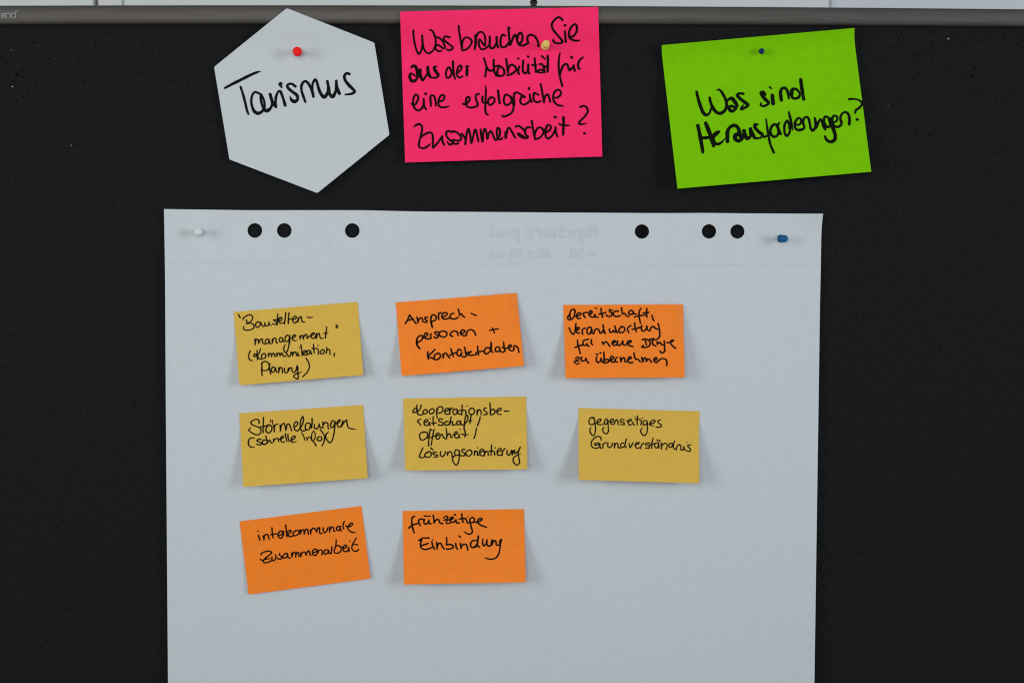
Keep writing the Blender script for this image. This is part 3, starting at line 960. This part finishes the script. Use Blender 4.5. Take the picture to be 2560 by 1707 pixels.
note(570, 990, [(167, 252), (225, 1332)], [(1985, 127), (2055, 1203)], 'y',
     'yellow note reading Störmeldungen with a bracketed second line', """455,400 455,360 430,340 380,350 335,385 350,415 420,445 475,470 485,510 460,560 410,565 340,530 305,495 335,460,12
520,315 518,420 515,540 ; 475,450 540,440 600,425
610,420 565,460 560,515 600,540 640,500 640,440 600,420 ; 626,346,16 628,385,14 ; 654,352,15 656,412,12
672,422 680,520 | 680,480 690,430 725,408
765,420 770,512 | 775,470 800,410 825,400 840,440 850,505 | 855,480 875,410 900,410 915,450 935,505
975,455 1010,430 1025,390 1000,375 970,420 980,490 1015,510 1050,480 1090,420 1110,340 1100,298 1075,340 1060,430 1075,500 1120,510 1150,490
1200,400 1160,395 1135,440 1145,490 1185,490 1210,440 1205,402 ; 1235,328,22 1235,400,22 1225,468
1270,415 1270,465 1300,480 1335,440 1340,405 | 1340,405 1350,450 1370,465
1395,380 1395,470 | 1397,430 1430,385 1465,400 1470,450 1475,483
1570,370 1535,360 1510,410 1515,460 1545,455 1570,400 ; 1575,380 1570,450 1555,560 1530,650 1500,683 1460,650 1435,590 1450,550 1485,520,9
1560,400 1620,390 1650,355 1630,350 1605,390 1620,450 1650,450 1680,400 | 1688,362 1680,420 1665,445 | 1670,440 1710,380 1740,350 1750,400 1770,460 1820,480 1885,485,7
380,615 330,615 300,660 305,720 345,750 385,750,14
490,635 440,635 425,655 480,680 495,705 460,715 425,705 ; 560,645 520,645 505,680 530,710 570,690 ; 555,582 570,640 580,692 | 580,680 610,645 635,685 650,685
670,630 670,670 | 672,660 710,620 735,625 745,665 ; 755,630 800,620 815,590 790,595 770,630 790,670 830,670
845,552 850,600 865,662 ; 880,562 885,620 905,665 ; 920,650 975,620 990,590 955,590 930,630 945,675 1010,665,9
1082,536,16 1108,580,16 1134,650,16 ; 1154,602,15 1164,647,15 | 1164,637,15 1195,598,15 1216,612,15 1226,650,15
1234,648,16 1228,590,16 1242,530,16 1266,515,16 1281,560,16 1270,640,16 1242,657,16 1260,672,18 1280,700,22 1293,732,18
1330,600 1310,640 1335,655 1375,640 1375,605 1345,595 1320,605 ; 1355,490 1400,550 1420,600 1410,670 1382,728""",
     19, lift=0.0105, power=1.6)

note(980, 970, [(165, 153), (195, 1210)], [(1972, 123), (1990, 1192)], 'y',
     'yellow note reading Kooperationsbereitschaft, Offenheit, Lösungsorientierung, in the middle row', """365,248 365,310 375,385 ; 430,248 410,310 350,350 310,355 310,330 345,295 370,320 375,370 410,395 450,385
490,315 455,340 465,375 505,370 520,330 488,312 ; 575,305 545,340 560,375 605,365 620,325 590,300 560,320
660,300 655,370 665,438 ; 660,330 690,275 740,280 745,330 710,365 672,360
770,345 820,330 835,300 800,300 775,335 790,380 840,380 ; 850,300 850,380 | 850,340 870,300 900,290,14
950,310 910,315 895,355 920,390 950,370 960,320 975,375 1005,385 ; 1030,248 1030,310 1025,390 ; 985,330 1040,325 1080,330 1085,390 ; 1100,265
1160,295 1130,330 1140,375 1185,385 1215,340 1195,300 1150,295
1250,320 1250,395 | 1252,370 1280,315 1305,330 1310,388 ; 1385,290 1355,300 1350,325 1390,350 1395,380 1350,390
1440,218 1445,300 1450,385 | 1445,380 1450,330 1490,310 1515,340 1490,385 1450,390
1530,340 1590,325 1605,300 1575,295 1545,330 1555,380 1605,385 ; 1650,335 1690,340 1725,337,12
420,545 395,510 375,485 420,450 ; 470,505 520,490 525,465 490,465 470,505 485,545 530,540 550,500 | 550,500 560,552 ; 560,445
605,418 605,490 610,545 ; 582,515 650,510 ; 745,455 700,450 685,480 740,505 750,540 700,545 680,535
825,490 790,492 770,520 790,545 840,530 ; 870,418 860,470 840,540 | 845,530 875,490 890,500 890,540 930,535
1000,480 960,490 950,530 990,535 1010,490 | 1010,490 1015,530 1045,540 1090,500 1115,440 1110,400 1085,410 1070,480 1065,540 1057,590
1168,390 1150,460 1145,520 ; 1130,485 1170,475 ; 1298,422 1280,490 1257,550
480,645 420,660 405,710 430,760 490,745 525,695 510,650 460,640
590,620 565,602 550,680 540,770 537,850 ; 620,605 600,690 585,780 577,835 ; 520,730,16 590,720,16 640,690,16
640,705 680,690 690,665 660,665 645,700 660,750 690,740 710,700 | 708,690 735,675 755,720 790,748
795,592 805,660 805,738 | 805,720 835,670 860,680 865,725 890,720 ; 895,690 950,670 955,640 925,650 920,700 945,735 980,715 | 985,670 985,710 1000,730 ; 1003,607
1057,590 1075,640 1070,720 ; 1020,675 1080,685 1125,680,12 ; 1240,588 1230,660 1205,738
455,875 420,950 405,1010 440,1022 490,1005 ; 508,950,10 538,955,10 ; 540,928 500,948 482,992 520,1016 565,1000 578,955 545,928 ; 570,875 585,895 605,905
655,940 605,945 610,970 670,985 670,1005 620,1010 ; 715,932 710,980 740,1005 775,970 785,932 ; 815,940 815,985 | 817,970 850,930 875,945 885,1010
990,920 940,905 920,950 940,985 985,970 995,920 ; 992,920 990,1000 975,1090 945,1130 905,1090 890,1040 910,1000 985,980
1070,900 1035,900 1030,930 1070,960 1065,990 1010,990 ; 1130,910 1090,940 1095,985 1140,995 1175,950 1155,910 1115,915
1215,920 1210,985 | 1212,960 1240,925 1260,940 1255,985 1275,980 ; 1255,875
1290,945 1340,920 1335,895 1300,905 1290,955 1310,990 1350,985 1370,940 | 1362,920 1355,995 | 1360,970 1390,925 1410,940 1415,985
1465,832 1460,910 1455,990 ; 1430,925 1500,930 1510,985 ; 1518,875
1545,940 1600,915 1605,890 1570,890 1545,935 1560,985 1610,980 ; 1620,990 1625,930 1660,885
1695,910 1690,960 1715,985 1745,950 1755,910 ; 1770,920 1765,980 | 1770,970 1800,910 1810,960 1850,930 1885,862 1870,900 1855,960 1870,1050 1875,1090 1840,1130 1795,1100 1780,1040 1810,1000 1900,962,7""",
     19, lift=0.0115, power=1.4)

note(1400, 990, [(273, 172), (272, 600), (276, 1228)], [(2055, 222), (2047, 360), (2042, 560), (2044, 900), (2050, 1280)], 'y',
     'yellow note reading gegenseitiges Grundverständnis, alone at the right end of its row', """495,330 470,310 430,350 430,400 465,420 505,395 515,360 ; 500,312 510,370 520,450 515,540 490,583 450,540 440,495 455,460,14
535,395 590,370 600,340 570,340 545,375 560,415 640,415,14 ; 705,355 680,335 655,370 655,405 685,410 700,370 ; 702,350 710,460 710,520 680,553 640,530 628,490 645,455,14
715,370 770,380 790,350 760,335 740,370 755,410 790,412 815,365 835,345 850,370 855,420
945,350 900,340 885,370 940,390 945,415 885,415 ; 985,365 1040,365 1050,340 1015,345 1000,390 1025,425 1055,410 ; 1068,378 1075,405 1095,425 ; 1103,312
1140,292 1135,350 1135,420 ; 1110,345 1180,345 1195,370 1190,425 ; 1210,320
1270,360 1235,360 1220,400 1240,425 1275,400 1285,370 ; 1285,370 1285,450 1275,540 1240,578 1200,550 1185,500 1210,470,14
1310,410 1380,390 1400,360 1360,355 1325,390 1330,425 1380,435,14 ; 1475,350 1440,365 1445,390 1490,425 1480,450 1415,455
605,645 595,600 560,590 500,620 460,680 470,740 520,765 580,745 585,700 545,685 505,705 530,720 570,710 590,740 600,770
630,700 630,765 | 630,730 645,695 685,680 ; 705,685 705,740 735,755 765,720 770,690 ; 800,690 800,760 | 802,735 830,690 850,700 855,750 885,765
935,690 905,690 890,735 915,755 945,735 960,700 ; 975,628 960,690 960,740 980,755 ; 1015,695 1030,755 1075,682
1100,715 1155,700 1165,685 1125,685 1105,725 1130,765 1170,755 ; 1185,770 1200,715 1230,690 ; 1320,690 1270,690 1255,710 1310,735 1315,760 1255,760
1370,618 1350,690 1350,765 ; 1310,720 1385,695 ; 1440,685 1405,690 1390,730 1415,760 1440,745 1450,690 1455,765 ; 1428,640,20 1440,655,20 ; 1465,645,19 1470,663,19
1490,690 1490,775 | 1492,740 1530,695 1570,700 1575,740 1560,785 ; 1645,690 1610,700 1605,745 1635,750 1660,700 ; 1685,658 1665,720 1680,775 1705,785
1710,785 1720,740 1750,710 1775,730 1780,790 1810,785 1825,750 | 1820,740 1830,788 ; 1863,680
1920,715 1880,720 1885,745 1920,780 1905,810 1850,795""",
     18, lift=0.0135, power=1.15, cornerBL=0.002)

note(570, 1240, [(170, 368), (303, 1442)], [(1963, 142), (2093, 1207)], 'o',
     'orange note reading interkommunale Zusammenarbeit, tilted most, at the lower left', """445,572 455,600 468,645 ; 438,510
515,580 530,640 | 530,620 540,570 575,560 595,590 605,635 ; 645,462 650,530 662,610 ; 625,565 680,555 730,550
735,580 790,560 805,525 770,510 740,550 745,600 780,615 805,590 815,545 815,508
848,422 855,500 865,593 | 862,540 905,500 930,510 900,545 880,555 905,590 950,585
990,510 955,540 965,575 1015,570 1045,530 1030,500 985,505 ; 1060,490 1065,555 | 1066,540 1095,490 1115,500 1120,555 | 1124,530 1150,480 1170,490 1180,555
1210,490 1215,555 | 1217,530 1240,475 1270,470 1300,520 | 1300,525 1320,470 1345,460 1345,500 1350,540 1380,545
1400,462 1400,510 1425,535 1455,500 1465,465 ; 1490,447 1495,525 | 1497,500 1525,450 1550,460 1555,510 1575,515
1640,440 1605,450 1595,490 1620,505 1645,480 1650,440 1655,490 1665,510 ; 1710,367 1690,420 1700,480
1735,430 1745,445 1800,440 1830,410 1815,390 1780,420 1760,470 1790,510 1840,530 1880,532,9
485,860 490,840 540,815 610,805 640,825 600,870 550,905 520,950 530,975 580,970 640,945 ; 475,925 500,940 560,920 630,915,10
645,890 650,940 680,940 705,895 700,857 ; 760,840 755,860 785,885 790,910 740,920 725,905
855,835 815,860 805,900 850,900 880,860 870,840 880,890 910,910 ; 935,830 940,890 | 942,870 970,820 990,830 995,890 | 998,870 1020,820 1035,830 1045,885
1070,830 1070,885 | 1072,865 1100,820 1130,820 1145,865 | 1150,850 1180,800 1195,810 1205,860 1220,860
1250,830 1290,815 1310,790 1275,775 1245,800 1245,850 1280,870 1310,840 1322,805 | 1320,830 1345,790 1375,790 1385,830 1380,860
1465,790 1430,785 1410,820 1425,850 1460,835 1480,790 1485,835 1510,840 ; 1525,742 1525,780 1515,840
1590,638 1585,720 1560,820 1600,835 1650,815 1665,780 1640,730 1590,725
1680,742 1690,760 1735,750 1740,720 1715,720 1690,770 1710,810 1760,800 1775,750 | 1775,750 1780,810 ; 1787,658
1885,612 1840,690 1820,760 1840,795 1890,805 1920,780 ; 1835,705 1905,712""",
     20, lift=0.0022, power=1.3)

note(980, 1240, [(157, 215), (175, 1295)], [(1940, 187), (1965, 1262)], 'o',
     'orange note reading frühzeitige Einbindung, right one of the bottom row', """330,295 300,310 290,370 300,450 325,535 ; 247,465 300,425 370,400
415,430 395,390 395,350 430,330 460,345 ; 475,340 470,390 490,410 530,385 540,350 | 540,350 545,395 575,405 ; 475,290,22 560,292,18
605,278 615,330 620,390 | 620,385 660,340 690,350 700,385 745,402 ; 755,318,19 800,291,19 822,308,19 790,340,19 762,352,17 ; 762,352,16 830,346,16 800,372,19 800,396,19 850,396,19
850,350 890,330 900,310 870,310 850,340 870,380 915,375 940,345 | 940,345 950,390 990,390 ; 918,266 934,274
1025,258 1030,320 1045,380 ; 990,335 1070,325 1090,340 1110,390 1140,385 ; 1115,298,20
1150,390 1145,340 1180,310 1210,330 1205,370 1160,390 | 1150,385 1165,450 1180,520 1160,550 1110,550 1065,520,14
1225,385 1290,365 1325,335 1295,325 1260,350 1265,390 1320,430 1385,452
395,650 450,615 545,612 ; 435,640 420,690 425,750 480,780 540,770 590,750 ; 430,725 535,690 ; 585,668 600,730 628,778 ; 597,638,20
655,675 665,770 | 665,750 690,690 720,695 740,740 768,772 ; 802,608 805,680 800,715 | 800,715 850,705 890,720 900,750 860,770 800,775
935,690 945,750 965,780 ; 987,582,24 1008,600,22 ; 1005,690 1015,765 | 1015,750 1050,705 1090,710 1105,740 1113,788
1230,650 1190,650 1155,695 1165,745 1210,750 1245,710 ; 1270,582,26 1260,650,28 1258,720,26 1288,748,20 ; 1205,745,26 1240,735,28
1335,632 1330,690 1350,725 1380,700 1395,640 | 1395,640 1400,710 1425,735 1455,715 | 1472,640 1470,710 | 1470,705 1505,650 1525,660 1535,710 1570,720
1570,720,22 1595,690,22 1607,630,22 1590,650,26 1590,740,22 1565,850,22 1520,908,22 1440,923,22 1370,905,18""",
     23, lift=0.0115, power=1.35)


# ------------------------------------------------------------------ pins
M_NEEDLE = mat('steel', (0.5, 0.5, 0.5), 0.3, 0.02, metal=1.0)


def plastic(name, c, rough=0.28):
    return mat(name, c, rough, 0.03, 200, spec=0.18)


def lathe(name, base, axis, prof_, m, needle=0.006, seg=32, neck=0.0):
    q = Vector(axis).normalized().to_track_quat('Z', 'Y').to_matrix()
    v, f, fm_ = [], [], []

    def rings(P, mi):
        s = len(v)
        for a, r in P:
            for k in range(seg):
                t = 2 * math.pi * k / seg
                v.append(q @ Vector((max(r, 1e-5) * math.cos(t), max(r, 1e-5) * math.sin(t), a)))
        for i in range(len(P) - 1):
            for k in range(seg):
                a, b = s + i * seg + k, s + i * seg + (k + 1) % seg
                f.append((a, b, b + seg, a + seg))
                fm_.append(mi)
    rings(prof_, 0)
    rings([(-needle, 0.0), (-needle * .6, 0.0005), (neck + 0.0002, 0.0005)], 1)
    base = Vector(base)
    vv = np.array([tuple(p + base) for p in v])
    return link(name, vv, f, None, origin=base, smooth=True, mats=[m, M_NEEDLE], fmat=fm_)


def pushpin(name, bpx, cpx, h, m, rf, rc, L=0.012):
    base = one(bpx[0], bpx[1], h)
    tip = one(cpx[0], cpx[1], h + L)
    ax = tip - base
    L = ax.length
    P = [(0, 0), (0, rf * .93), (0.0004, rf), (0.0011, rf), (0.0016, rf * .93), (0.0022, rf * .7), (0.0030, rc * .62), (L * .55, rc * .56),
         (L * .68, rc * .66), (L * .76, rc * .92), (L * .82, rc), (L * .93, rc), (L * .975, rc * .93), (L, rc * .78), (L * 1.002, rc * .4),
         (L * 1.0, 0)]
    return lathe(name, base, ax, P, m)


PG = 'pins holding the papers'
hp = hex_h(np.array([[743, 130]]))[0] + 0.0005
tag(pushpin('push_pin', (743.0, 131), (743.3, 129), hp, plastic('red_plastic', (0.80, 0.004, 0.003), 0.5), 0.0042, 0.0045, 0.0125),
    'red push pin holding the white hexagonal card', 'push pin', PG)
hp = pink_h(np.array([0.7]), np.array([0.2]), np.array([[1363., 115.7]]))[0] + 0.0005
tag(pushpin('push_pin', (1362.9, 115.7), (1365.6, 109.2), hp, plastic('straw_plastic', (0.66, 0.47, 0.13), 0.3), 0.0043, 0.0036, 0.012),
    'pale yellow push pin between the words on the pink card', 'push pin', PG)
sp = sheet_h(np.array([[496., 580.]]))[0] + 0.0003
tag(pushpin('push_pin', (496.2, 580.6), (495.6, 578.6), sp, plastic('white_plastic', (0.60, 0.63, 0.64), 0.55), 0.0044, 0.0037, 0.012),
    'white push pin in the upper left corner of the flipchart sheet', 'push pin', PG)
sp = sheet_h(np.array([[1952., 596.5]]))[0] + 0.0003
tag(pushpin('push_pin', (1952.2, 596.6), (1962.2, 596.9), sp, plastic('blue_plastic', (0.003, 0.085, 0.215), 0.4), 0.0041, 0.0036, 0.012),
    'bright blue push pin in the upper right corner of the flipchart sheet', 'push pin', PG)
# small round navy pin on the green card
hp = gq.height(np.array([[1904., 128.]]))[0] + 0.0005
r = 0.00285
ball = [(0.0012 + r - r * math.cos(t), r * math.sin(t)) for t in np.linspace(0, math.pi, 17)]
base = one(1904, 129, hp)
tag(lathe('round_head_pin', base, one(1904, 128, hp + .009) - base, ball, plastic('navy_plastic', (0.003, 0.012, 0.12), 0.45), neck=0.002),
    'small dark blue round pin holding the lime green card', 'pin', PG)
# black pin stuck upright in the rail's top edge
bt = one(1334.2, 15.6, 0.002) + Vector((0, 0, -0.0006))
K = VIEW_W / 2560.0
P = [(0, 0), (0, 7.4 * K), (1.5 * K, 7.6 * K), (6.5 * K, 7.6 * K), (7.6 * K, 7.8 * K), (8.6 * K, 8.9 * K), (10.4 * K, 9.35 * K), (12.4 * K, 9.0 * K),
     (14.2 * K, 7.9 * K), (15.6 * K, 6.4 * K), (16.3 * K, 5.0 * K), (22 * K, 4.6 * K), (26 * K, 7.5 * K), (28 * K, 9 * K), (30 * K, 8.6 * K), (30.6 * K, 0)]
tag(lathe('push_pin', bt, (0, 0, 1), P, plastic('black_plastic', (0.006, 0.006, 0.006), 0.3)),
    'black push pin standing upright on top of the grey rail', 'push pin', PG)
